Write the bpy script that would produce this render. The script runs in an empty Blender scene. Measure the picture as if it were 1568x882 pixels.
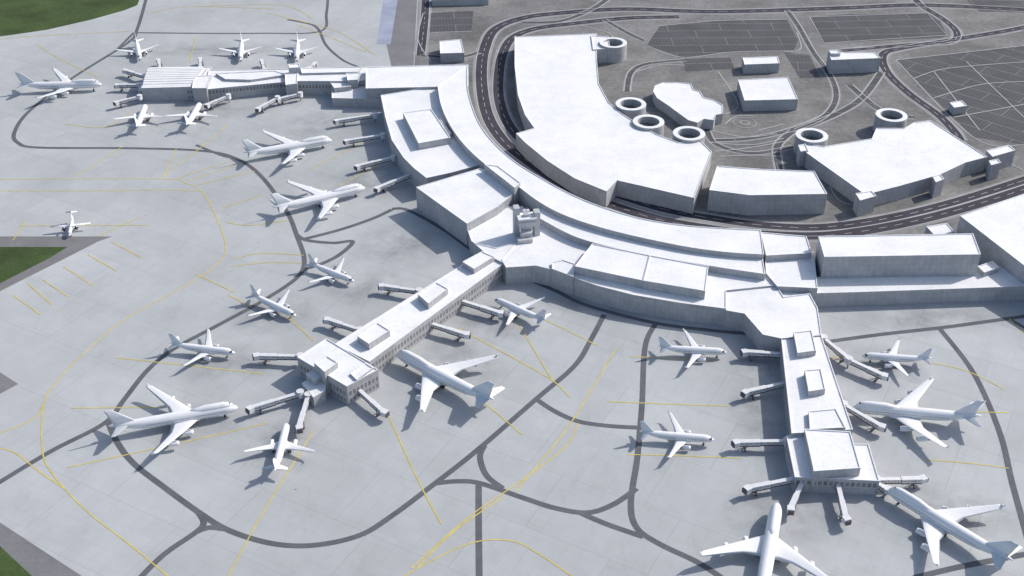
import bpy, math, random
from mathutils import Vector, Matrix
random.seed(4)
sc=bpy.context.scene
# ---------------------------------------------------------------- camera / survey
TH=math.radians(34.0); F=1820.0; H=391.0
def P(u,v,z=0.0):
    """photogrammetric survey: picture measurement + known height -> site metres"""
    dx=u-784.0; dy=v-441.0
    t=(H-z)/(F*math.sin(TH)+dy*math.cos(TH))
    return Vector((dx*t,(F*math.cos(TH)-dy*math.sin(TH))*t,z))
cam=bpy.data.cameras.new("camera"); co=bpy.data.objects.new("camera",cam)
sc.collection.objects.link(co); sc.camera=co
cam.sensor_width=36; cam.lens=36*F/1568; cam.clip_end=30000; cam.clip_start=1
co.location=(0,0,H); co.rotation_euler=(math.radians(90)-TH,0,0)
# ---------------------------------------------------------------- light
EL=math.radians(38); az=Vector((0.88,0.47)).normalized()
w=bpy.data.worlds.new("World"); sc.world=w; w.use_nodes=True
nt=w.node_tree; bg=nt.nodes["Background"]
sky=nt.nodes.new("ShaderNodeTexSky"); sky.sky_type='NISHITA'; sky.sun_disc=False
sky.sun_elevation=EL; sky.sun_rotation=math.atan2(az.x,az.y); sky.dust_density=2.0; sky.air_density=1.0
nt.links.new(sky.outputs[0],bg.inputs[0]); bg.inputs[1].default_value=0.145
sl=bpy.data.lights.new("sun",'SUN'); sl.energy=3.7; sl.angle=math.radians(0.5); sl.color=(1,.96,.90)
so=bpy.data.objects.new("sun",sl); sc.collection.objects.link(so)
sd=Vector((az.x*math.cos(EL),az.y*math.cos(EL),math.sin(EL)))
so.rotation_euler=sd.to_track_quat('Z','Y').to_euler(); so.location=(0,600,900)
sc.view_settings.view_transform='Standard'; sc.view_settings.look='None'; sc.view_settings.exposure=0
# ---------------------------------------------------------------- materials
class M:
    def __init__(s,name,rough=.8):
        s.m=bpy.data.materials.new(name); s.m.use_nodes=True; s.t=s.m.node_tree
        s.b=s.t.nodes["Principled BSDF"]; s.b.inputs["Roughness"].default_value=rough
        s.b.inputs["Specular IOR Level"].default_value=.25
        s.tc=s.t.nodes.new("ShaderNodeTexCoord")
    def n(s,k,**kw):
        x=s.t.nodes.new(k)
        for a,b in kw.items():
            if a in x.inputs: x.inputs[a].default_value=b
            else: setattr(x,a,b)
        return x
    def l(s,a,b): s.t.links.new(a,b)
    def noise(s,scale,detail=4,src=None,rough=.55,stretch=None):
        src=src or s.tc.outputs["Object"]
        if stretch:
            mp=s.n("ShaderNodeMapping"); mp.inputs["Scale"].default_value=stretch; s.l(src,mp.inputs[0]); src=mp.outputs[0]
        x=s.n("ShaderNodeTexNoise"); x.inputs["Scale"].default_value=scale; x.inputs["Detail"].default_value=detail
        x.inputs["Roughness"].default_value=rough; s.l(src,x.inputs["Vector"]); return x.outputs["Fac"]
    def ramp(s,fac,stops):
        r=s.n("ShaderNodeValToRGB"); e=r.color_ramp.elements
        while len(e)<len(stops): e.new(.5)
        for i,(p,c) in enumerate(stops):
            e[i].position=p; e[i].color=(c,c,c,1) if not isinstance(c,tuple) else (*c,1)
        s.l(fac,r.inputs[0]); return r.outputs[0]
    def mul(s,a,b,mode='MULTIPLY',fac=1.0):
        x=s.n("ShaderNodeMix"); x.data_type='RGBA'; x.blend_type=mode; x.inputs[0].default_value=fac
        for sock,v in ((x.inputs[6],a),(x.inputs[7],b)):
            if isinstance(v,tuple): sock.default_value=(*v,1)
            else: s.l(v,sock)
        return x.outputs[2]
    def math(s,op,a,b=None):
        x=s.n("ShaderNodeMath"); x.operation=op
        for i,v in enumerate((a,b)):
            if v is None: continue
            if isinstance(v,(int,float)): x.inputs[i].default_value=v
            else: s.l(v,x.inputs[i])
        return x.outputs[0]
    def brick(s,wd,ht,mortar,c1,c2,cm,src,off=0.0,rot=0):
        mp=s.n("ShaderNodeMapping"); mp.inputs["Rotation"].default_value=(0,0,rot); s.l(src,mp.inputs[0])
        x=s.n("ShaderNodeTexBrick"); x.offset=off; x.squash=1
        x.inputs["Scale"].default_value=1; x.inputs["Brick Width"].default_value=wd; x.inputs["Row Height"].default_value=ht
        x.inputs["Mortar Size"].default_value=mortar; x.inputs["Mortar Smooth"].default_value=.2
        x.inputs["Color1"].default_value=(c1,)*3+(1,); x.inputs["Color2"].default_value=(c2,)*3+(1,); x.inputs["Mortar"].default_value=(cm,)*3+(1,)
        s.l(mp.outputs[0],x.inputs["Vector"]); return x.outputs["Color"]
    def out(s,c):
        if isinstance(c,tuple): s.b.inputs["Base Color"].default_value=(*c,1)
        else: s.l(c,s.b.inputs["Base Color"])
        return s.m
def mat_apron():
    m=M("apron_concrete",.85)
    big=m.ramp(m.noise(.006,2),[(.3,.90),(.7,1.06)])
    mid=m.ramp(m.noise(.03,6,rough=.68),[(.3,.90),(.68,1.05)])
    st=m.ramp(m.noise(.09,5,rough=.7,stretch=(1,.35,1)),[(.25,.90),(.45,1.0)])
    br=m.brick(7.5,7.5,.13,1.0,.965,.90,m.tc.outputs["Object"],rot=.5)
    br2=m.brick(60,38,.3,1.0,.95,.87,m.tc.outputs["Object"],rot=.5,off=.3)
    c=(.467,.482,.49)
    for k in (big,mid,st,br,br2): c=m.mul(c,k)
    v=m.n("ShaderNodeTexVoronoi"); v.inputs["Scale"].default_value=.05; m.l(m.tc.outputs["Object"],v.inputs["Vector"])
    c=m.mul(c,m.ramp(v.outputs["Distance"],[(.02,.6),(.035,1.0)]))
    return m.out(c)
def simple(name,col,rough=.8,lo=.85,hi=1.1,s1=.05,s2=.6):
    m=M(name,rough); c=m.mul(col,m.ramp(m.noise(s1,5,rough=.65),[(.3,lo),(.7,hi)]))
    c=m.mul(c,m.ramp(m.noise(s2,3),[(.3,(lo+1)/2),(.7,(hi+1)/2)])); return m.out(c)
def mat_roof():
    m=M("white_roof_membrane",.7)
    c=m.mul((.81,.81,.815),m.ramp(m.noise(.05,6,rough=.7),[(.25,.89),(.6,1.03)]))
    v=m.n("ShaderNodeTexVoronoi",feature='DISTANCE_TO_EDGE'); v.inputs["Scale"].default_value=.022
    nn=m.n("ShaderNodeTexNoise"); nn.inputs["Scale"].default_value=.06; nn.inputs["Detail"].default_value=4; m.l(m.tc.outputs["Object"],nn.inputs["Vector"])
    vm=m.n("ShaderNodeVectorMath"); vm.operation='MULTIPLY_ADD'; vm.inputs[1].default_value=(26,26,26)
    m.l(nn.outputs["Color"],vm.inputs[0]); m.l(m.tc.outputs["Object"],vm.inputs[2]); m.l(vm.outputs[0],v.inputs["Vector"])
    c=m.mul(c,m.ramp(v.outputs["Distance"],[(.0,.93),(.01,1.0)]))
    c=m.mul(c,m.brick(12,12,.12,1,.98,.93,m.tc.outputs["Object"],rot=.2))
    c=m.mul(c,m.ramp(m.noise(.8,4,rough=.7),[(.28,.91),(.5,1.02)]))
    return m.out(c)
def mat_wall():
    m=M("concrete_wall",.8); uv=m.tc.outputs["UV"]
    c=m.mul((.47,.475,.49),m.brick(6,3.6,.14,1,.93,.80,uv,off=.5))
    c=m.mul(c,m.ramp(m.noise(.5,5,src=uv,rough=.7,stretch=(1,.25,1)),[(.25,.80),(.65,1.08)]))
    c=m.mul(c,m.ramp(m.noise(.05,3,src=uv),[(.3,.85),(.7,1.08)]))
    return m.out(c)
def mat_win():
    m=M("window_band",.4); uv=m.tc.outputs["UV"]
    c=m.brick(2.6,3.6,.42,.19,.27,.48,uv)
    return m.out(m.mul(c,(1,.985,1.0)))
def mat_lot():
    m=M("parking_asphalt",.9); uv=m.tc.outputs["UV"]
    c=m.mul((.088,.088,.094),m.ramp(m.noise(.04,6,rough=.7),[(.3,.8),(.7,1.2)]))
    b=m.brick(46,16,.22,0,0,1,uv,off=.5); b2=m.brick(2.8,16,.13,0,0,1,uv)
    c=m.mul(c,m.mul(b,(.16,.16,.16)),'ADD'); c=m.mul(c,m.mul(b2,(.05,.05,.05)),'ADD')
    return m.out(c)
def mat_stain():
    m=M("worn_apron_stain",.85)
    m.out(m.mul((.31,.32,.33),m.ramp(m.noise(.15,4),[(.3,.85),(.7,1.15)])))
    f=m.ramp(m.noise(.05,6,rough=.65),[(.36,0.0),(.78,.6)])
    vl=m.n("ShaderNodeVectorMath"); vl.operation='LENGTH'; m.l(m.tc.outputs["UV"],vl.inputs[0])
    fall=m.ramp(vl.outputs["Value"],[(.15,1.0),(.98,0.0)])
    ff=m.math('MULTIPLY',f,fall)
    tr=m.n("ShaderNodeBsdfTransparent"); mx=m.n("ShaderNodeMixShader")
    m.l(ff,mx.inputs[0]); m.l(tr.outputs[0],mx.inputs[1]); m.l(m.b.outputs[0],mx.inputs[2])
    m.l(mx.outputs[0],m.t.nodes["Material Output"].inputs[0]); return m.m
APRON=mat_apron(); ROOF=mat_roof(); WALL=mat_wall(); WIN=mat_win(); LOT=mat_lot(); STAIN=mat_stain()
TAXI=simple("dark_asphalt_strip",(.125,.13,.145),.9,.8,1.15,.08,.9)
YEL=simple("yellow_paint",(.68,.55,.13),.7,.75,1.1,.15,1)
WHT=simple("white_road_paint",(.6,.6,.6),.7)
ROAD=simple("road_asphalt",(.052,.048,.062),.9,.8,1.3)
KERB=simple("concrete_kerb",(.42,.42,.42),.85)
LAND=simple("landside_pavement",(.205,.202,.198),.9,.62,1.3,.02,.3)
SIDE=simple("sidewalk_concrete",(.30,.30,.30),.9,.8,1.15,.05,.5)
GRASS=simple("grass",(.055,.085,.028),.95,.65,1.35,.03,.5)
SHOUL=simple("asphalt_shoulder",(.20,.20,.205),.9,.85,1.12)
BLUE=simple("bluish_apron_slab",(.34,.37,.47),.85,.8,1.15)
DARK=simple("dark_rubber",(.04,.04,.045),.8); METAL=simple("grey_metal",(.34,.34,.36),.5)
BRG=simple("jetbridge_panel",(.72,.72,.73),.6,.9,1.05,.3,2); BRD=simple("jetbridge_frame",(.13,.105,.12),.6)
SHAFT=simple("tower_concrete",(.52,.52,.53),.8,.85,1.1,.2,1)
def mat_plane(name,L,r,zc,cz0,cz1,cx0,cx1):
    m=M(name,.38); m.b.inputs["Specular IOR Level"].default_value=.4
    sp=m.n("ShaderNodeSeparateXYZ"); m.l(m.tc.outputs["Object"],sp.inputs[0]); x,y,z=sp.outputs
    def inr(a,lo,hi): return m.math('MULTIPLY',m.math('GREATER_THAN',a,lo),m.math('LESS_THAN',a,hi))
    ay=m.math('ABSOLUTE',y)
    wmask=m.math('MULTIPLY',inr(z,zc+.35*r/2-.22,zc+.35*r/2+.22),inr(x,-L*.83,-L*.09))
    wmask=m.math('MULTIPLY',wmask,inr(ay,r*.9,r*1.1))
    fr=m.math('FRACT',m.math('MULTIPLY',x,1/0.9)); wmask=m.math('MULTIPLY',wmask,m.math('GREATER_THAN',fr,.5))
    ck=m.math('MULTIPLY',inr(z,cz0,cz1),inr(x,cx0,cx1))
    mask=m.math('MAXIMUM',wmask,ck)
    mx=m.n("ShaderNodeMix"); mx.data_type='RGBA'; m.l(mask,mx.inputs[0])
    base=m.mul((.82,.82,.83),m.ramp(m.noise(.4,3),[(.3,.95),(.7,1.02)]))
    m.l(base,mx.inputs[6]); mx.inputs[7].default_value=(.07,.08,.1,1)
    return m.out(mx.outputs[2])
# ---------------------------------------------------------------- mesh helpers
class Mesh:
    def __init__(s): s.v=[];s.f=[];s.mi=[];s.uv=[];s.mats=[];s.sm=[]
    def mat(s,m):
        if m not in s.mats: s.mats.append(m)
        return s.mats.index(m)
    def face(s,pts,m,uv=None,smooth=False):
        b=len(s.v); s.v+= [tuple(p) for p in pts]; s.f.append(tuple(range(b,b+len(pts)))); s.mi.append(s.mat(m))
        s.uv.append(uv or [(p[0],p[1]) for p in pts]); s.sm.append(smooth)
    def grid(s,rings,m,closed=True,caps=True,smooth=True):
        b=len(s.v); n=len(rings[0])
        for r in rings: s.v+=[tuple(p) for p in r]
        for i in range(len(rings)-1):
            for j in range(n if closed else n-1):
                k=(j+1)%n; q=(b+i*n+j,b+i*n+k,b+(i+1)*n+k,b+(i+1)*n+j)
                s.f.append(q); s.mi.append(s.mat(m)); s.uv.append([(0,0)]*4); s.sm.append(smooth)
        if caps:
            for i in (0,len(rings)-1):
                s.f.append(tuple(b+i*n+j for j in range(n))); s.mi.append(s.mat(m)); s.uv.append([(0,0)]*n); s.sm.append(False)
    def box(s,c,d,m,rot=0,taper=1):
        cx,cy,cz=c; a,b2,h=d[0]/2,d[1]/2,d[2]/2; cr,sr=math.cos(rot),math.sin(rot)
        def q(x,y,z): return (cx+x*cr-y*sr,cy+x*sr+y*cr,cz+z)
        lo=[q(-a,-b2,-h),q(a,-b2,-h),q(a,b2,-h),q(-a,b2,-h)]; hi=[q(-a*taper,-b2*taper,h),q(a*taper,-b2*taper,h),q(a*taper,b2*taper,h),q(-a*taper,b2*taper,h)]
        s.face(lo[::-1],m); s.face(hi,m)
        for i in range(4):
            j=(i+1)%4; L=(Vector(lo[j])-Vector(lo[i])).length; s.face([lo[i],lo[j],hi[j],hi[i]],m,[(0,0),(L,0),(L,d[2]),(0,d[2])])
    def cyl(s,c,r,h,m,n=16,axis='z',r2=None):
        r2=r if r2 is None else r2; R=[]
        for k,(rr,o) in enumerate(((r,-h/2),(r2,h/2))):
            ring=[]
            for i in range(n):
                a=2*math.pi*i/n; p,q=rr*math.cos(a),rr*math.sin(a)
                if axis=='z': ring.append((c[0]+p,c[1]+q,c[2]+o))
                elif axis=='x': ring.append((c[0]+o,c[1]+p,c[2]+q))
                else: ring.append((c[0]+p,c[1]+o,c[2]+q))
            R.append(ring)
        s.grid(R,m)
    def obj(s,name,link=True):
        me=bpy.data.meshes.new(name); me.from_pydata(s.v,[],s.f)
        for m in s.mats: me.materials.append(m)
        ul=me.uv_layers.new(name="UVMap"); k=0
        for i,p in enumerate(me.polygons):
            p.material_index=s.mi[i]; p.use_smooth=s.sm[i]
            for u in s.uv[i]: ul.data[k].uv=u; k+=1
        me.update()
        if not link: return me
        o=bpy.data.objects.new(name,me); sc.collection.objects.link(o); return o
def ccw(p):
    a=sum(p[i].x*p[(i+1)%len(p)].y-p[(i+1)%len(p)].x*p[i].y for i in range(len(p)))
    return p if a>0 else p[::-1]
def offset(p,d):
    n=len(p); out=[]
    for i in range(n):
        a=(p[i]-p[i-1]).xy.normalized(); b=(p[(i+1)%n]-p[i]).xy.normalized()
        na=Vector((-a.y,a.x)); nb=Vector((-b.y,b.x)); m=na+nb
        if m.length<1e-4: m=na
        m.normalize(); k=d/max(.45,m.dot(na)); out.append(Vector((p[i].x+m.x*k,p[i].y+m.y*k,p[i].z)))
    return out
cnt=[0]
def smooth(pts,seg=8,closed=False):
    out=[]; n=len(pts)
    for i in range(n if closed else n-1):
        if closed: p0,p1,p2,p3=pts[i-1],pts[i],pts[(i+1)%n],pts[(i+2)%n]
        else: p0=pts[max(i-1,0)];p1=pts[i];p2=pts[i+1];p3=pts[min(i+2,n-1)]
        for k in range(seg):
            t=k/seg; out.append(.5*((2*p1)+(p2-p0)*t+(2*p0-5*p1+4*p2-p3)*t*t+(3*p1-p0-3*p2+p3)*t**3))
    if not closed: out.append(pts[-1])
    return out
def prism(ms,pts,z1,z0=0,par=.5,bands=(),wall=None,roof=None):
    cnt[0]+=1; z1=z1+(cnt[0]%37)*.011
    p=ccw([Vector((q.x,q.y,0)) for q in pts]); n=len(p); wall=wall or WALL; roof=roof or ROOF
    u=0
    for i in range(n):
        a,b=p[i],p[(i+1)%n]; L=(b-a).length
        ms.face([(a.x,a.y,z0),(b.x,b.y,z0),(b.x,b.y,z1),(a.x,a.y,z1)],wall,[(u,z0),(u+L,z0),(u+L,z1),(u,z1)])
        if L>3:
            d=(b-a).normalized(); nx=Vector((d.y,-d.x,0))*.07; a2=a+d*.6+nx; b2=b-d*.6+nx
            for (h0,h1) in bands:
                ms.face([(a2.x,a2.y,h0),(b2.x,b2.y,h0),(b2.x,b2.y,h1),(a2.x,a2.y,h1)],WIN,[(u,0),(u+L,0),(u+L,h1-h0),(u,h1-h0)])
        u+=L
    if par>0:
        q=offset(p,.45)
        for i in range(n):
            j=(i+1)%n
            ms.face([(p[i].x,p[i].y,z1),(p[j].x,p[j].y,z1),(q[j].x,q[j].y,z1),(q[i].x,q[i].y,z1)],roof)
            ms.face([(q[i].x,q[i].y,z1),(q[j].x,q[j].y,z1),(q[j].x,q[j].y,z1-par),(q[i].x,q[i].y,z1-par)],roof)
        ms.face([(a.x,a.y,z1-par) for a in q],roof)
    else: ms.face([(a.x,a.y,z1) for a in p],roof)
def U(l,z=0): return [P(a,b,z) for a,b in l]
def sheet(ms,l,z,m,px=True,uvrot=None):
    p=ccw(U(l)) if px else l
    uv=None
    if uvrot is not None:
        o=p[0]; d=(P(*uvrot[1])-P(*uvrot[0])).xy.normalized()
        uv=[((q-o).xy.dot(d),(q-o).xy.dot(Vector((-d.y,d.x)))) for q in p]
    ms.face([(q.x,q.y,z) for q in p],m,uv)
def ribbon(ms,path,w,z,m,dash=None,seg=8,sm=True,off=0,thick=0):
    pts=smooth(path,seg) if sm and len(path)>2 else path
    L=[];R=[]
    for i,q in enumerate(pts):
        d=(pts[min(i+1,len(pts)-1)]-pts[max(i-1,0)]).xy
        if d.length<1e-6: d=Vector((1,0))
        d.normalize(); nn=Vector((-d.y,d.x)); c=q.xy+nn*off; L.append(c+nn*w/2); R.append(c-nn*w/2)
    s=0
    for i in range(len(pts)-1):
        sl=(pts[i+1]-pts[i]).length; s+=sl
        if dash and int(s/dash)%2: continue
        ms.face([(R[i].x,R[i].y,z),(R[i+1].x,R[i+1].y,z),(L[i+1].x,L[i+1].y,z),(L[i].x,L[i].y,z)],m)
        if thick:
            for A,B in ((R[i],R[i+1]),(L[i+1],L[i])):
                ms.face([(A.x,A.y,z-thick),(B.x,B.y,z-thick),(B.x,B.y,z),(A.x,A.y,z)],m)
# ---------------------------------------------------------------- ground
g=Mesh(); g.face([(-9000,-3000,0),(9000,-3000,0),(9000,14000,0),(-9000,14000,0)],APRON); g.obj("ground")
g=Mesh(); sheet(g,[(-300,362),(172,362),(150,370),(105,393),(0,446),(-300,600)],.006,SHOUL)
sheet(g,[(-200,500),(0,570),(28,588),(0,603),(-200,690)],.006,SHOUL)
sheet(g,[(-300,620),(0,800),(130,885),(260,980),(-300,980)],.006,SHOUL); g.obj("asphalt_shoulder")
g=Mesh(); sheet(g,[(-300,378),(104,378),(78,394),(0,434),(-300,570)],.013,GRASS)
sheet(g,[(-300,660),(0,836),(52,885),(150,980),(-300,980)],.013,GRASS)
sheet(g,[(-900,140),(-300,80),(0,56),(70,46),(140,30),(190,16),(210,8),(226,-30),(240,-200),(-900,-200)],.013,GRASS); g.obj("grass")
g=Mesh(); sheet(g,[(600,-20),(640,-20),(633,105),(600,105),(590,60)],.006,SHOUL); sheet(g,[(590,-20),(612,-20),(598,68),(576,68)],.011,BLUE); g.obj("service_pavement")
g=Mesh(); sheet(g,[(644,-60),(634,110),(650,170),(700,250),(850,350),(1000,395),(1170,400),(1568,392),(2200,380),(2200,-400),(660,-400)],.008,LAND); g.obj("landside_pavement")
# soft stains where aircraft park and service vehicles stand
st=Mesh()
for i,(u,v,rx,ry,rot) in enumerate([(620,375,38,32,0),(560,440,30,26,.5),(1165,560,20,30,0),(1165,640,18,36,0),(1330,560,34,26,0),(1420,490,60,18,.1),
  (700,560,34,30,0),(740,490,36,22,-.6),(330,165,60,22,0),(500,190,50,28,0),(560,280,34,30,0),(420,480,30,24,0),(340,560,34,22,0),(430,680,24,28,0),(300,650,34,20,0),
  (1200,790,34,22,0),(1450,790,44,26,0),(330,75,80,20,0),(900,470,40,14,-.4)]):
    c=P(u,v); n=28; cr,sr=math.cos(rot),math.sin(rot); z=.016+.0007*i
    pts=[];uv=[]
    for k in range(n):
        a=2*math.pi*k/n; x,y=rx*math.cos(a),ry*math.sin(a); pts.append((c.x+x*cr-y*sr,c.y+x*sr+y*cr,z)); uv.append((math.cos(a),math.sin(a)))
    st.face(pts,STAIN,uv)
st.obj("apron_stains")
# dark asphalt strips
T=[[(-60,775),(0,738),(80,690),(160,648),(190,612),(225,568),(265,535),(330,500),(400,462),(455,425),(466,398),(455,362),(438,322),(400,270),(362,243),(310,231),(200,227),(60,226),(28,219),(22,203),(45,170),(110,120),(195,66),(210,45),(226,-10)],
 [(165,645),(180,678),(205,710),(250,745),(305,785),(350,812),(415,832),(480,835),(550,820),(600,790),(660,745),(730,690),(820,612),(880,560),(905,520),(925,482)],
 [(822,612),(850,630),(885,645),(930,652),(980,655)],
 [(1005,494),(988,530),(983,620),(976,700),(966,770),(975,808),(1010,833),(1070,862),(1120,895)],
 [(668,740),(700,737),(735,740),(800,762),(850,778),(900,785),(940,772),(975,748)],
 [(742,682),(735,700),(745,728),(770,748)],[(733,740),(733,800),(734,900)],[(890,786),(930,803),(985,822)],
 [(303,783),(312,800),(300,815),(250,850),(205,895)],[(345,810),(320,808),(300,815)],
 [(600,320),(625,322),(680,352),(728,386),(780,415),(850,445),(900,468),(1000,494),(1080,505),(1145,511)],
 [(455,360),(470,368),(510,372),(540,370),(520,390),(490,405),(466,412)],[(466,366),(520,352),(570,335),(600,321)],
 [(1262,524),(1350,512),(1440,502),(1500,494),(1600,480)],[(1438,502),(1490,570),(1530,660),(1550,740),(1575,830)],
 [(1095,882),(1150,905)],[(1400,885),(1470,868),(1590,845)],
 [(205,50),(300,51),(400,51),(490,48),(500,20),(503,-20)],[(490,48),(500,70),(525,92),(550,103)],[(490,48),(478,38),(440,30)],[(205,50),(190,65),(180,75)],[(362,243),(340,238),(300,222)],
 [(1545,488),(1600,520)]]
g=Mesh()
for i,l in enumerate(T): ribbon(g,U(l),3.0 if i<17 else 2.4,.045+.0012*i,TAXI)
g.obj("taxiway_asphalt_strips")
Y=[[(-60,275),(240,274),(285,281),(310,295),(330,330),(345,375),(335,402),(280,440),(190,490),(130,540),(82,590),(66,625),(65,690),(80,725),(130,780),(200,835),(262,886)],
 [(-60,292),(150,292),(260,291),(306,293)],[(-60,680),(0,663),(50,642),(66,620)],[(-20,684),(20,692),(60,722),(98,748)],
 [(118,270),(188,224)],[(250,270),(270,228)],[(248,272),(300,232),(350,190)],[(270,274),(360,244)],[(285,278),(375,248)],[(300,284),(390,262)],
 [(350,882),(400,790),(480,660)],[(103,716),(260,682),(410,648)],[(108,625),(240,624)],[(178,548),(290,560),(405,573)],[(594,635),(640,735),(676,803)],
 [(930,615),(1030,619),(1118,622)],[(960,696),(1040,698),(1135,702)],[(965,546),(1100,552)],[(943,534),(910,590),(878,642),(850,680),(790,752)],
 [(885,648),(865,685),(800,735),(720,790),(630,870)],[(600,895),(640,870),(720,832),(780,828),(820,845),(880,885)],[(640,868),(700,810),(770,762)],
 [(700,502),(780,545),(845,582),(872,608)],[(792,492),(820,540),(846,582)],[(725,604),(760,632),(800,666)],[(800,475),(860,502),(916,530)],
 [(1415,704),(1480,709),(1545,717)],[(1490,631),(1545,632)],[(1425,556),(1480,568),(1537,596)],
 [(20,452),(62,482)],[(42,434),(80,467)],[(65,428),(105,455)],[(97,408),(143,438)],[(135,390),(178,415)],[(170,370),(217,395)],[(20,368),(38,340)],[(150,362),(217,332)],[(30,346),(225,345)],
 [(358,396),(400,388),(465,391)],[(355,408),(410,402),(462,403)],[(345,340),(380,345),(440,338)],[(340,318),(400,300)],[(350,452),(385,470)],[(360,448),(300,420)],
 [(440,485),(480,522)],[(55,68),(95,92),(150,118)],[(0,60),(60,55),(200,48)],[(290,95),(300,55)],[(455,38),(500,55),(560,80)],[(460,32),(520,50),(575,85)],[(410,20),(470,35)],
 [(300,10),(430,8),(480,30)],[(1568,510),(1545,488)],[(100,190),(160,195),(200,172)],[(1300,545),(1250,552)],[(230,20),(290,10),(420,14)],[(560,215),(470,262)],[(600,240),(520,285)]]
g=Mesh()
for i,l in enumerate(Y): ribbon(g,U(l),.6,.08+.0008*i,YEL)
g.obj("yellow_taxi_lines")
# ---------------------------------------------------------------- landside roads
R=[([(1640,20),(1568,15),(1410,8),(1300,12),(1100,18),(960,14),(860,20),(800,28),(758,45),(742,75),(737,110),(740,150),(750,185),(772,217),(806,245),(850,275),(900,300),(1000,334),(1100,352),(1170,359),(1260,361),(1350,349),(1450,326),(1568,290),(1700,245)],9,1),
 ([(1040,26),(960,28),(880,36),(820,44),(785,58),(770,82),(764,112),(764,150),(776,186),(800,216),(840,244),(900,280),(1000,316),(1100,336),(1180,346),(1260,348),(1350,336),(1450,313),(1568,276),(1700,230)],8,1),
 ([(652,-10),(650,30),(644,85)],7,1),
 ([(1395,-10),(1410,8),(1445,30),(1465,50),(1455,64),(1400,68),(1330,74),(1290,78)],6,1),
 ([(1700,10),(1568,42),(1465,60),(1380,74),(1352,84),(1358,110),(1390,142),(1435,175),(1460,200),(1470,215)],7,1),
 ([(1205,16),(1222,40),(1245,80),(1272,118),(1280,150),(1262,178),(1215,198),(1150,212),(1095,215)],4,0),
 ([(1050,92),(990,98),(966,112),(960,140)],4,0),([(925,30),(960,50),(985,62)],4,0),
 ([(1350,110),(1320,150),(1280,175),(1220,200)],5,0),([(1300,130),(1350,170),(1400,180)],5,0),([(800,35),(860,32),(910,12),(940,-10)],5,0),
 ([(1080,190),(1095,220),(1150,235),(1215,225)],4,0),([(1568,45),(1700,90)],6,0),([(1195,265),(1190,225),(1215,200)],5,0),
 ([(645,85),(700,88),(735,80)],5,0)]
g=Mesh(); mk=Mesh(); kb=Mesh(); sw=Mesh()
for i,(l,wd,mark) in enumerate(R):
    p=U(l); ribbon(sw,p,wd+(5 if mark else 3),.012+.0004*i,SIDE); ribbon(g,p,wd,.045+.002*i,ROAD if mark else LOT)
    for s in (-1,1): ribbon(kb,p,.8,.15+.003*i,KERB,off=s*(wd/2+.4),thick=.15)
    if mark:
        ribbon(mk,p,.3,.09+.001*i,WHT,off=0,dash=6,seg=24)
g.obj("road"); mk.obj("road_markings"); kb.obj("road_kerb"); sw.obj("sidewalk")
g=Mesh()
lots=[([(1010,40),(1100,32),(1205,30),(1222,62),(1215,78),(1120,80),(1045,88),(990,70)],((1010,60),(1205,58))),([(1240,26),(1290,22),(1420,20),(1440,32),(1450,54),(1440,58),(1262,66)],((1240,45),(1440,40))),
 ([(1372,92),(1568,70),(1750,60),(1750,240),(1568,222),(1490,210)],((1380,95),(1568,150))),([(660,20),(725,16),(722,48),(658,50)],((660,20),(722,18))),([(1045,90),(1118,88),(1125,105),(1050,110)],((1045,98),(1118,96))),
 ([(1200,80),(1240,84),(1255,118),(1225,120)],((1200,80),(1240,82))),([(1500,18),(1700,22),(1700,2),(1480,0)],((1500,18),(1700,20)))]
for i,(l,r) in enumerate(lots): sheet(g,l,.025+.001*i,LOT,uvrot=r)
g.obj("parking_lot")
g=Mesh()
def ring(ms,c,r0,r1,z,m,n=40,th=.15):
    for i in range(n):
        a,b=2*math.pi*i/n,2*math.pi*(i+1)/n
        q=lambda r,t,zz:(c.x+r*math.cos(t),c.y+r*math.sin(t),zz)
        ms.face([q(r0,a,z),q(r1,a,z),q(r1,b,z),q(r0,b,z)],m)
        ms.face([q(r1,a,z-th),q(r1,b,z-th),q(r1,b,z),q(r1,a,z)],m); ms.face([q(r0,a,z-th),q(r0,b,z-th),q(r0,b,z),q(r0,a,z)],m)
c=P(1140,188)
ring(g,c,2.5,4.0,.2,SIDE); ring(g,c,8,9,.2,SIDE)
for k,l in enumerate([[(1240,26),(1420,20),(1450,54),(1262,66),(1240,26)],[(1372,92),(1568,70)],[(1372,92),(1490,210),(1568,222)],[(1090,200),(1140,210),(1190,205)],[(1095,232),(1150,226),(1210,215)],[(975,110),(1010,100),(1050,100)],[(1195,232),(1200,262)],
   [(660,50),(722,48)],[(1110,190),(1128,178),(1155,178)],[(1160,200),(1200,190)],[(1290,75),(1340,72)],[(660,95),(640,60),(648,20)],[(885,38),(930,50),(940,60)],[(1100,110),(1130,160),(1110,175)],
   [(1010,40),(1100,32),(1205,30)],[(990,70),(1045,88),(1120,80),(1215,78)],[(1085,218),(1150,222),(1200,212)],[(1100,240),(1150,238),(1200,240)],[(1220,50),(1226,75),(1200,80)],[(1180,205),(1225,190),(1250,180)],[(1400,120),(1450,105),(1568,95)],[(1430,150),(1500,130),(1568,125)],[(1460,180),(1568,160)],[(1430,110),(1500,200)],[(1480,95),(1568,180)],
   [(1270,285),(1290,310),(1340,315)],[(1545,250),(1568,262)]]):
    ribbon(g,U(l),.9,.17+.003*k,KERB,thick=.15,sm=k>0)
g.obj("traffic_island_kerbs")
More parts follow.
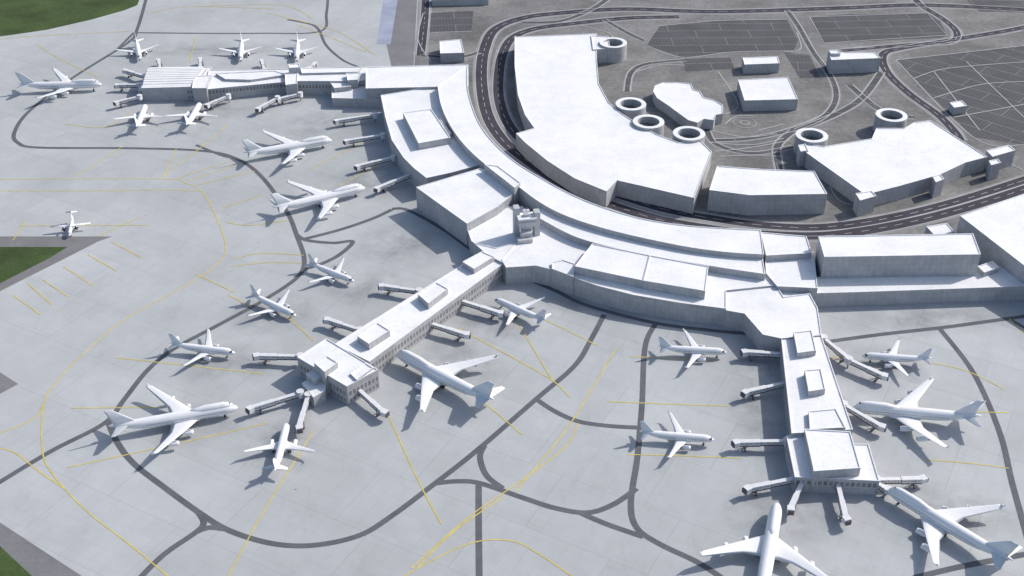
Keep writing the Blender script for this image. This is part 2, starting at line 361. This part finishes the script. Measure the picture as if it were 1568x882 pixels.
# ---------------------------------------------------------------- buildings
def bld(name,parts,extra=None):
    ms=Mesh()
    for q in parts:
        l,z=q[0],q[1]; kw=q[2] if len(q)>2 else {}
        prism(ms,U(l,z),z,**kw)
    if extra: extra(ms)
    return ms.obj(name)
def helix(ms,u,v,z,r=11.3):
    c=P(u,v,z); n=40; pr=[(r,0),(r,z+.6),(r-3.4,z+.6),(r-3.4,.5),(0.01,.5)]
    for k in range(len(pr)-1):
        for i in range(n):
            a,b=2*math.pi*i/n,2*math.pi*(i+1)/n; q=lambda pp,t:(c.x+pp[0]*math.cos(t),c.y+pp[0]*math.sin(t),pp[1])
            L=r*(b-a)
            ms.face([q(pr[k],a),q(pr[k],b),q(pr[k+1],b),q(pr[k+1],a)],ROOF if k==1 else WALL,[(i*L,pr[k][1]),(i*L+L,pr[k][1]),(i*L+L,pr[k+1][1]),(i*L,pr[k+1][1])])
    ms.cyl((c.x,c.y,z*.3),1.2,z*.6,WALL,12)
    for t in range(96):
        a,b=t*math.pi/16,(t+1)*math.pi/16; z0,z1=z*.8*t/96,z*.8*(t+1)/96; r0,r1=r-6,r-3.45
        q=lambda rr,tt,zz:(c.x+rr*math.cos(tt),c.y+rr*math.sin(tt),zz)
        ms.face([q(r0,a,z0+.6),q(r1,a,z0+.6),q(r1,b,z1+.6),q(r0,b,z1+.6)],SHOUL)
GL=12
def garL(ms):
    for u,v in ((939,66),(966,160),(993,187),(1055,205)): helix(ms,u,v,GL+1.0)
bld("parking_garage",[([(788,56),(914,51),(914,92),(917,128),(932,156),(950,172),(975,188),(1005,205),(1040,218),(1070,212),(1090,232),(1063,303),(945,276),(929,293),(880,273),(838,246),(805,219),(790,204),(818,196),(804,176),(793,145),(788,100)],GL),
   ([(905,54),(932,56),(934,74),(908,76)],GL+.4)],garL)
GR=11
def garR(ms):
    for u,v in ((1243,208),(1365,177)): helix(ms,u,v,GR+1.0)
bld("parking_garage",[([(1235,234),(1232,218),(1262,224),(1335,212),(1342,196),(1385,196),(1400,187),(1425,184),(1512,240),(1478,249),(1440,267),(1380,284),(1325,298)],GR),
   ([(1310,296),(1335,292),(1342,300),(1317,307)],GR+1),([(1428,270),(1440,267),(1446,274),(1433,279)],GR+1.4),([(1510,230),(1545,222),(1555,230),(1520,240)],GR+1),([(1514,246),(1528,243),(1533,249),(1518,253)],GR+1),([(1222,222),(1233,220),(1238,230),(1226,232)],GR+1)],garR)
bld("office_building",[([(1098,254),(1170,259),(1247,262),(1267,297),(1148,299),(1086,291)],15)])
lobes=[(1003,131),(1016,126),(1040,126),(1058,128),(1062,137),(1072,140),(1078,149),(1094,153),(1107,161),(1107,174),(1096,176),(1093,184),(1078,182),(1068,188),(1054,184),(1040,174),(1024,162),(1006,150),(1000,140)]
bld("hotel_building",[(lobes,8)])
bld("office_building",[([(1130,122),(1207,118),(1222,152),(1140,154)],9)])
bld("office_building",[([(1137,88),(1191,86),(1194,97),(1140,99)],8)])
bld("office_building",[([(1268,80),(1340,80),(1349,89),(1273,92)],12),([(1269,77),(1283,76),(1287,82),(1272,82)],14)])
bld("utility_building",[([(1454,157),(1473,154),(1481,162),(1461,165)],6)])
bld("utility_building",[([(673,63),(706,60),(711,81),(674,82)],8)])
bld("office_building",[([(660,-8),(745,-10),(748,-2),(662,0)],6)])
# terminal
C1=[(716,100),(716,131),(722,158),(735,190),(758,220),(790,248),(830,273),(870,295),(920,316),(985,335),(1060,346),(1165,352)]
C2=[(1170,390),(1110,386),(1040,376),(940,354),(870,332),(825,309),(782,277),(742,251),(710,221),(688,190),(675,160),(670,131)]
def curve(l,z): return smooth(U(l,z),4)
ms=Mesh()
prism(ms,curve(C1,19)+curve(C2,19),19)
s2=[(1165,378),(1100,374),(1040,364),(940,344),(870,322),(825,300)]
prism(ms,curve([(822,332),(868,357),(910,372),(985,389),(1085,407),(1172,420)],16)+curve(s2,16),16)
for l,z in [([(907,373),(995,391),(985,430),(880,408)],17),([(995,391),(1085,408),(1080,446),(985,430)],17.3),
   ([(768,398),(790,372),(828,345),(1173,415),(1188,437),(1112,445),(1112,473),(1040,464),(970,452),(915,438),(877,425),(845,413),(820,407),(775,410)],12),
   ([(845,402),(862,398),(880,404),(878,424),(845,412)],13),
   ([(715,350),(760,318),(800,316),(832,345),(800,372),(775,382),(755,388),(722,370)],10.5),
   ([(637,287),(735,258),(742,260),(793,292),(762,317),(715,343)],16),
   ([(742,252),(762,254),(797,280),(788,288)],21),
   ([(583,146),(668,132),(690,160),(712,205),(745,250),(690,265),(653,273),(634,258),(618,242),(600,215),(590,180)],14),
   ([(617,173),(660,167),(690,211),(641,220)],18.5),([(665,186),(675,184),(692,205),(680,209)],16.5),
   ([(560,103),(670,100),(717,99),(717,132),(560,136)],15.5),
   ([(1165,356),(1235,362),(1243,388),(1173,392)],16.6),([(1170,385),(1246,386),(1252,442),(1190,439),(1173,419)],13),
   ([(1170,430),(1568,405),(1700,400),(1700,434),(1568,439),(1315,448),(1240,450),(1200,455)],9.5),
   ([(1083,447),(1112,430),(1188,436),(1200,455),(1240,450),(1252,472),(1258,514),(1196,519),(1168,513),(1140,481),(1112,476)],11.2),
   ([(725,372),(760,380),(790,372),(800,376),(772,404),(745,390)],11.6),
   ([(1020,405),(1083,415),(1080,425),(1018,412)],12.6)]:
    prism(ms,U(l,z),z)
ms.obj("airport_terminal")
# far concourse
def vault(ms,q,z,rise,n=14,ribs=10):
    A,B,C,D=[P(a,b,z) for a,b in q]
    def pt(u,t,e=0): 
        p=A.lerp(B,u).lerp(D.lerp(C,u),t); return (p.x,p.y,z+rise*math.sin(math.pi*t)+e)
    for i in range(n):
        ms.face([pt(0,i/n),pt(0,(i+1)/n),pt(1,(i+1)/n),pt(1,i/n)],ROOF,None,True)
    ms.face([pt(0,i/n) for i in range(n+1)],WALL); ms.face([pt(1,i/n) for i in range(n+1)],WALL)
    for k in range(1,ribs):
        t0=k/ribs; t1=t0+.012
        ms.face([pt(0,t0,.12),pt(1,t0,.12),pt(1,t1,.12),pt(0,t1,.12)],METAL)
        ms.face([pt(0,t1,0),pt(1,t1,0),pt(1,t1,.12),pt(0,t1,.12)],METAL)
ms=Mesh()
for l,z,kw in [([(226,104),(325,102),(313,136),(212,138)],9,dict(bands=((1,3.4),(5,8)))),([(320,107),(456,105),(450,124),(312,137)],9.6,dict(bands=((5,8.2),))),
   ([(455,104),(600,101),(575,122),(540,124),(455,124)],11.5,dict(bands=((5,8),))),([(508,125),(560,122),(590,134),(590,152),(508,150)],7.5,{}),
   ([(330,112),(420,108),(440,114),(385,122),(345,121)],11,{}),([(441,98),(458,97),(460,103),(443,104)],16,{}),([(436,112),(456,110),(455,128),(437,130)],12,{}),([(460,104),(555,102),(548,110),(462,112)],12.6,{}),
   ([(505,125),(530,122),(538,132),(512,135)],10.5,{}),([(530,112),(553,111),(548,122),(532,123)],14,{}),([(296,117),(324,115),(316,135),(294,135)],12,{})]:
    prism(ms,U(l,z),z,**kw)
vault(ms,[(228,103),(312,102),(294,131),(218,133)],11,1.6)
prism(ms,U([(226,106),(316,104),(296,133),(216,135)],10.8),10.8,par=0)
ms.obj("north_concourse")
# piers
ms=Mesh()
for l,z,kw in [([(742,384),(773,402),(566,554),(512,527)],11,dict(bands=((1.2,3.4),(5.2,8.6)))),
   ([(455,547),(500,518),(579,566),(531,592)],12.3,dict(bands=((1.2,3.4),(5.2,9.0)))),
   ([(462,587),(488,572),(500,577),(498,598),(480,609)],7,{}),([(708,401),(738,385),(757,393),(726,412)],14,{}),([(640,451),(668,432),(686,442),(656,465)],14.5,{}),([(547,515),(578,494),(597,506),(565,527)],14.5,{}),([(481,556),(501,545),(517,555),(497,570)],15.5,{}),
   ([(468,573),(487,563),(500,572),(482,583)],10,{}),([(536,572),(560,556),(572,563),(546,582)],12.9,{})]:
    prism(ms,U(l,z),z,**kw)
ms.obj("pier_concourse")
ms=Mesh()
for l,z,kw in [([(1196,518),(1257,511),(1306,658),(1212,664)],11,dict(bands=((1.2,3.4),(5.2,8.6)))),
   ([(1204,668),(1232,664),(1305,680),(1330,680),(1347,737),(1217,731)],9,dict(bands=((4.6,7.4),))),
   ([(1232,657),(1302,661),(1318,717),(1246,722)],13.5,dict(bands=())),([(1215,509),(1243,506),(1250,537),(1221,541)],14,{}),([(1232,567),(1257,565),(1264,596),(1238,600)],14.2,{}),
   ([(1238,630),(1280,626),(1295,655),(1240,658)],12.6,{})]:
    prism(ms,U(l,z),z,**kw)
ms.obj("pier_concourse")
bld("cargo_building",[([(1253,362),(1490,358),(1502,390),(1262,394)],24,{})])
bld("hangar_building",[([(1470,331),(1568,297),(1760,240),(1760,520),(1568,407)],20),([(1497,408),(1520,400),(1530,410),(1507,418)],12.5),([(1418,347),(1450,342),(1462,356),(1432,362)],10.5)])
# control tower
c=P(806,318,31); ms=Mesh()
def tb(x,y,wx,wy,z0,z1,m=SHAFT): ms.box((c.x+x,c.y+y,(z0+z1)/2),(wx,wy,z1-z0),m,rot=.2)
tb(0,0,6,6,0,25); tb(-6,3,3.4,5,0,30); tb(6.3,1.5,3.4,5,0,28); tb(0,5.5,4,3,0,26)
tb(0,0,10.4,7.2,19.5,24.6); tb(0,0,10.7,7.5,22.6,23.6,METAL); tb(0,0,11.2,8,24.6,25.4,ROOF); tb(0,0,3,3,25.4,27); tb(0,-5.2,7,3.4,0,17); tb(-1,-7.5,9,5,0,14.2)
ms.cyl((c.x,c.y,29),.15,5,METAL,8)
ms.obj("control_tower")
# ---------------------------------------------------------------- aircraft
def wing(ms,secs,m,side,vert=False):
    prof=[(0,0),(.06,.5),(.25,.95),(.5,.8),(.8,.35),(1,.03),(.8,-.2),(.5,-.45),(.25,-.55),(.06,-.35)]
    rings=[]
    for (x,y,z,ch,th) in secs:
        if vert: rings.append([(x-p*ch,q*th*.5,z) for p,q in prof])
        else: rings.append([(x-p*ch,y*side,z+q*th*.5) for p,q in prof])
    ms.grid(rings,m)
def engine(ms,x,y,z,r,l,zw,m):
    rr=[(0,.72*r),(-.02*l,.95*r),(-.25*l,r),(-.6*l,.93*r),(-.82*l,.72*r),(-1.0*l,.45*r)]
    n=16; ms.grid([[(x+a,y+b*math.cos(2*math.pi*i/n),z+b*math.sin(2*math.pi*i/n)) for i in range(n)] for a,b in rr],m,caps=False)
    ms.grid([[(x-.08*l,y+.8*r*math.cos(2*math.pi*i/n),z+.8*r*math.sin(2*math.pi*i/n)) for i in range(n)],[(x-.081*l,y+.05*math.cos(2*math.pi*i/n),z+.05*math.sin(2*math.pi*i/n)) for i in range(n)]],DARK,caps=False)
    ms.cyl((x-l*1.02,y,z),.3*r,.25*l,DARK,10,'x')
    ms.box((x-.75*l,y,(z+zw)/2+.2*r),(l*1.1,.35,abs(zw-z)),m)
def loft(ms,prof,m,n=24):
    ms.grid([[(x,ry*math.cos(2*math.pi*i/n),zc+rz*math.sin(2*math.pi*i/n)) for i in range(n)] for x,ry,rz,zc in prof],m)
def gear(ms,x,y,zt,r,wn=2):
    ms.cyl((x,y,(zt+r)/2),.18,zt-r,METAL,8)
    for k in range(wn):
        for s in (-1,1): ms.cyl((x+(k-(wn-1)/2)*2.2*r,y+s*.5,r),r,.42,DARK,14,'y')
def narrow():
    m=mat_plane("airliner_paint_small",37.6,1.98,3.9,4.2,5.05,-2.7,-1.3); ms=Mesh(); z=3.9
    loft(ms,[(0,.08,.08,z-.55),(-.3,.5,.45,z-.5),(-1,1.0,.95,z-.38),(-2.2,1.5,1.5,z-.2),(-3.8,1.85,1.9,z-.05),(-5.6,1.98,2.05,z),(-24,1.98,2.05,z),(-27,1.85,1.85,z+.18),(-30,1.5,1.45,z+.55),(-33,1.0,.95,z+1.0),(-36,.5,.5,z+1.4),(-37.4,.22,.22,z+1.55)],m)
    loft(ms,[(-10.5,.3,.2,z-1.6),(-12,1.9,.8,z-1.55),(-18,2.1,.95,z-1.5),(-20.5,.4,.3,z-1.5)],m)
    for s in (-1,1):
        wing(ms,[(-11.3,0,z-1.1,7.6,1.1),(-13,2,z-1.0,6.4,.95),(-16,6.3,z-.5,4.0,.5),(-21.3,16.6,z+.6,1.7,.2),(-22,17.0,z+.8,1.2,.12)],m,s)
        wing(ms,[(-22.0,17.0,z+.6,1.3,.1),(-22.9,17.15,z+2.0,.6,.06)],m,s)
        wing(ms,[(-31.5,.3,z+1.1,4.2,.4),(-35,6.2,z+1.6,1.5,.15)],m,s)
        engine(ms,-11.6,s*5.75,z-1.9,1.12,4.2,z-.8,m); gear(ms,-18.2,s*3.8,z-1,.58,1)
    wing(ms,[(-28.2,0,z+1.6,7.5,.3),(-30,0,z+2.2,6.2,.6),(-35.2,0,z+8.0,2.2,.25)],m,1,True)
    gear(ms,-5,0,z-1.6,.38,1)
    return ms.obj("parked_airliner",False)
def jumbo():
    m=mat_plane("airliner_paint_large",70,3.25,5.6,8.9,9.6,-4.6,-2.7); ms=Mesh(); z=5.6
    loft(ms,[(0,.1,.1,z-.7),(-.5,.85,.8,z-.65),(-1.6,1.6,1.6,z-.45),(-3.6,2.4,2.5,z-.2),(-6,2.95,3.1,z-.05),(-9,3.25,3.3,z),(-46,3.25,3.3,z),(-52,3.0,3.0,z+.3),(-58,2.3,2.3,z+1.0),(-64,1.4,1.3,z+1.8),(-68,.7,.65,z+2.3),(-70,.25,.25,z+2.5)],m)
    loft(ms,[(-1.8,.2,.2,z+1.2),(-3,1.0,1.2,z+1.7),(-5,1.7,1.9,z+2.2),(-8,2.1,2.2,z+2.5),(-18,2.1,2.2,z+2.5),(-22,1.8,1.7,z+2.2),(-27,1.0,.8,z+2.3)],m)
    loft(ms,[(-19,.4,.3,z-2.6),(-22,3.0,1.4,z-2.4),(-36,3.3,1.5,z-2.4),(-41,.5,.4,z-2.5)],m)
    for s in (-1,1):
        wing(ms,[(-19.5,0,z-1.7,17.5,2.0),(-22,3,z-1.6,15,1.8),(-29,11.5,z-.7,9,.95),(-44.5,29.2,z+2.0,3.9,.35),(-45.8,30.2,z+2.4,2.4,.15)],m,s)
        wing(ms,[(-45.8,30.2,z+2.2,2.2,.12),(-47.2,30.5,z+4.0,1.0,.08)],m,s)
        wing(ms,[(-58,.5,z+1.6,9.0,.9),(-66,10.6,z+2.9,2.8,.25)],m,s)
        engine(ms,-25.5,s*11.6,z-2.9,1.45,6.2,z-1.1,m); engine(ms,-33.5,s*20.0,z-1.8,1.4,6.0,z+.2,m)
        gear(ms,-32.5,s*5.2,z-1.5,.65,2); gear(ms,-35.2,s*2,z-2.2,.65,2)
    wing(ms,[(-52.5,0,z+2.4,14.5,.5),(-55,0,z+3.2,12,1.0),(-66,0,z+13.0,4.2,.4)],m,1,True)
    gear(ms,-7.8,0,z-2.6,.6,1)
    return ms.obj("parked_jumbo_airliner",False)
def prop():
    m=mat_plane("airliner_paint_prop",25,1.35,3.0,3.3,3.9,-2.2,-1.2); ms=Mesh(); z=3.0
    loft(ms,[(0,.08,.08,z-.3),(-.4,.45,.45,z-.28),(-1.6,1.0,1.05,z-.1),(-3.2,1.35,1.4,z),(-16,1.35,1.4,z),(-20,.95,1.0,z+.4),(-24.6,.2,.25,z+1.1)],m)
    for s in (-1,1):
        wing(ms,[(-9.5,0,z+1.5,3.0,.5),(-9.6,4.5,z+1.5,2.9,.45),(-10.3,13.5,z+1.7,1.6,.2)],m,s)
        ms.cyl((-9.4,s*4.2,z+1.0),.62,4.6,m,14,'x',.45); ms.cyl((-11.4,s*4.2,z+1.0),.62,.2,m,14,'x')
        for k in range(4):
            a=k*math.pi/2+.4; ms.box((-6.95,s*4.2+.95*math.cos(a),z+1.0+.95*math.sin(a)),(.12,.25+1.5*abs(math.cos(a)),.25+1.5*abs(math.sin(a))),DARK)
        wing(ms,[(-22.2,0,z+5.2,2.3,.2),(-22.8,3.8,z+5.2,1.4,.12)],m,s); gear(ms,-11.5,s*1.9,z-1,.45,1)
    wing(ms,[(-19,0,z+.9,5.2,.25),(-22,0,z+5.3,2.5,.2)],m,1,True); gear(ms,-3,0,z-1.2,.35,1)
    return ms.obj("propeller_airliner",False)
NA=narrow(); JU=jumbo(); PR=prop()
def place(me,name,nose,tail,L,zn,zt):
    a=P(*nose,zn); b=P(*tail,zt); d=(a-b); d.z=0; ln=d.length; s=min(1.1,max(.9,ln/L)); d.normalize()
    mid=(a+b)/2; o=bpy.data.objects.new(name,me); sc.collection.objects.link(o)
    o.location=(mid.x+d.x*L*s/2,mid.y+d.y*L*s/2,.1); o.rotation_euler=(0,0,math.atan2(d.y,d.x)); o.scale=(s,)*3
for n,t in [((214,90),(208,60)),((368,92),(370,60)),((454,92),(456,60)),((226,156),(206,202)),((308,158),(284,194)),((1113,540),(1007,530)),((1094,674),(978,660)),((1320,545),(1427,548)),((360,541),(260,525)),((453,484),(384,448)),((542,431),(472,400)),((757,459),(837,490)),((440,648),(420,722))]:
    place(NA,"parked_airliner",n,t,37.5,3.4,5.4)
for n,t in [((156,129),(27,127)),((508,214),(373,232)),((559,287),(417,316)),((359,624),(170,650)),((607,541),(757,612)),((1310,624),(1497,634)),((1365,752),(1545,852)),((1190,770),(1163,925))]:
    place(JU,"parked_jumbo_airliner",n,t,70,4.9,8.1)
place(PR,"propeller_airliner",(106,360),(111,330),25,2.7,4.1)
# ---------------------------------------------------------------- jet bridges
def bridge(a,b,name="jet_bridge"):
    A=P(*a,5.5); B=P(*b,4.5); d=B-A; d.z=0; L=d.length; ms=Mesh()
    ms.cyl((0,0,5.0),1.8,3.4,BRG,18); ms.cyl((0,0,6.85),2.0,.3,BRG,18); ms.cyl((0,0,1.6),.5,3.2,METAL,12)
    def tube(x0,x1,wd,hh,z0,z1):
        y=wd/2; q=lambda x,yy,zz:(x,yy,zz)
        lo0,hi0,lo1,hi1=z0,z0+hh,z1,z1+hh
        ms.face([q(x0,-y,lo0),q(x1,-y,lo1),q(x1,-y,hi1),q(x0,-y,hi0)],BRG); ms.face([q(x0,y,hi0),q(x1,y,hi1),q(x1,y,lo1),q(x0,y,lo0)],BRG)
        ms.face([q(x0,-y,hi0),q(x1,-y,hi1),q(x1,y,hi1),q(x0,y,hi0)],BRG); ms.face([q(x0,y,lo0),q(x1,y,lo1),q(x1,-y,lo1),q(x0,-y,lo0)],BRD)
        ms.face([q(x0,-y,lo0),q(x0,-y,hi0),q(x0,y,hi0),q(x0,y,lo0)],BRD); ms.face([q(x1,-y,lo1),q(x1,-y,hi1),q(x1,y,hi1),q(x1,y,lo1)],BRD)
        nrib=max(2,int((x1-x0)/3.0))
        for i in range(nrib+1):
            x=x0+(x1-x0)*i/nrib; zz=z0+(z1-z0)*i/nrib
            for s in (-1,1): ms.box((x,s*(y+.06),zz+hh/2),(.16,.12,hh),BRD)
        for s in (-1,1):   # lower girder
            ms.face([q(x0,s*(y+.05),lo0-.35),q(x1,s*(y+.05),lo1-.35),q(x1,s*(y+.05),lo1+.35),q(x0,s*(y+.05),lo0+.35)],BRD)
            nb=max(1,int((x1-x0)/3))
            for i in range(nb):
                xa=x0+(x1-x0)*i/nb+.7; xb=x0+(x1-x0)*(i+1)/nb-.7; za=z0+(z1-z0)*(i+.5)/nb
                ms.face([(xa,s*(y+.03),za+1.2),(xb,s*(y+.03),za+1.2),(xb,s*(y+.03),za+1.9),(xa,s*(y+.03),za+1.9)],METAL)
    tube(1.2,L*.56,2.1,2.2,4.0,3.6); tube(L*.5,L-1.8,2.5,2.6,3.45,3.1)
    x=L*.78
    for s in (-1,1): ms.box((x,s*1.6,3.1),(.4,.35,4.4),METAL); ms.cyl((x,s*1.2,.55),.55,.45,DARK,14,'y')
    ms.box((x,0,1.1),(.8,3.4,.4),BRD)
    ms.box((L-1.0,.3,4.2),(2.9,3.2,2.7),BRG,rot=.35); ms.box((L-1.0,.3,5.65),(3.1,3.4,.2),BRG,rot=.35); ms.box((L+.6,.8,4.1),(.9,2.7,2.3),BRD,rot=.35)
    for i in range(8): ms.box((L-4.5-i*.42,-2.1,2.9-i*.36),(.42,.9,.08),METAL)
    ms.box((L-6,-2.6,2.4),(3.6,.06,.1),METAL)
    o=ms.obj(name); o.location=(A.x,A.y,0); o.rotation_euler=(0,0,math.atan2(d.y,d.x))
for a,b in [((222,117),(191,108)),((214,130),(177,131)),((214,148),(176,158)),((246,108),(243,92)),((307,105),(307,90)),((405,108),(401,93)),((472,106),(484,97)),((350,147),(315,162)),((425,150),(393,168)),((460,144),(424,153)),
 ((574,176),(513,186)),((586,207),(528,217)),((602,241),(545,256)),((632,266),(575,290)),
 ((642,446),(582,438)),((552,506),(499,489)),((460,546),(390,545)),((460,602),(380,627)),((472,606),(457,658)),((546,594),(590,634)),((704,460),(769,481)),((654,494),(717,514)),
 ((1203,543),(1137,539)),((1207,586),(1138,602)),((1205,676),(1124,678)),((1218,733),(1141,749)),((1230,736),(1209,782)),((1282,738),(1296,798)),((1342,735),(1417,734)),((1338,738),(1362,752)),((1261,518),(1300,551)),((1300,551),(1357,578)),((1292,620),(1353,656))]:
    bridge(a,b)
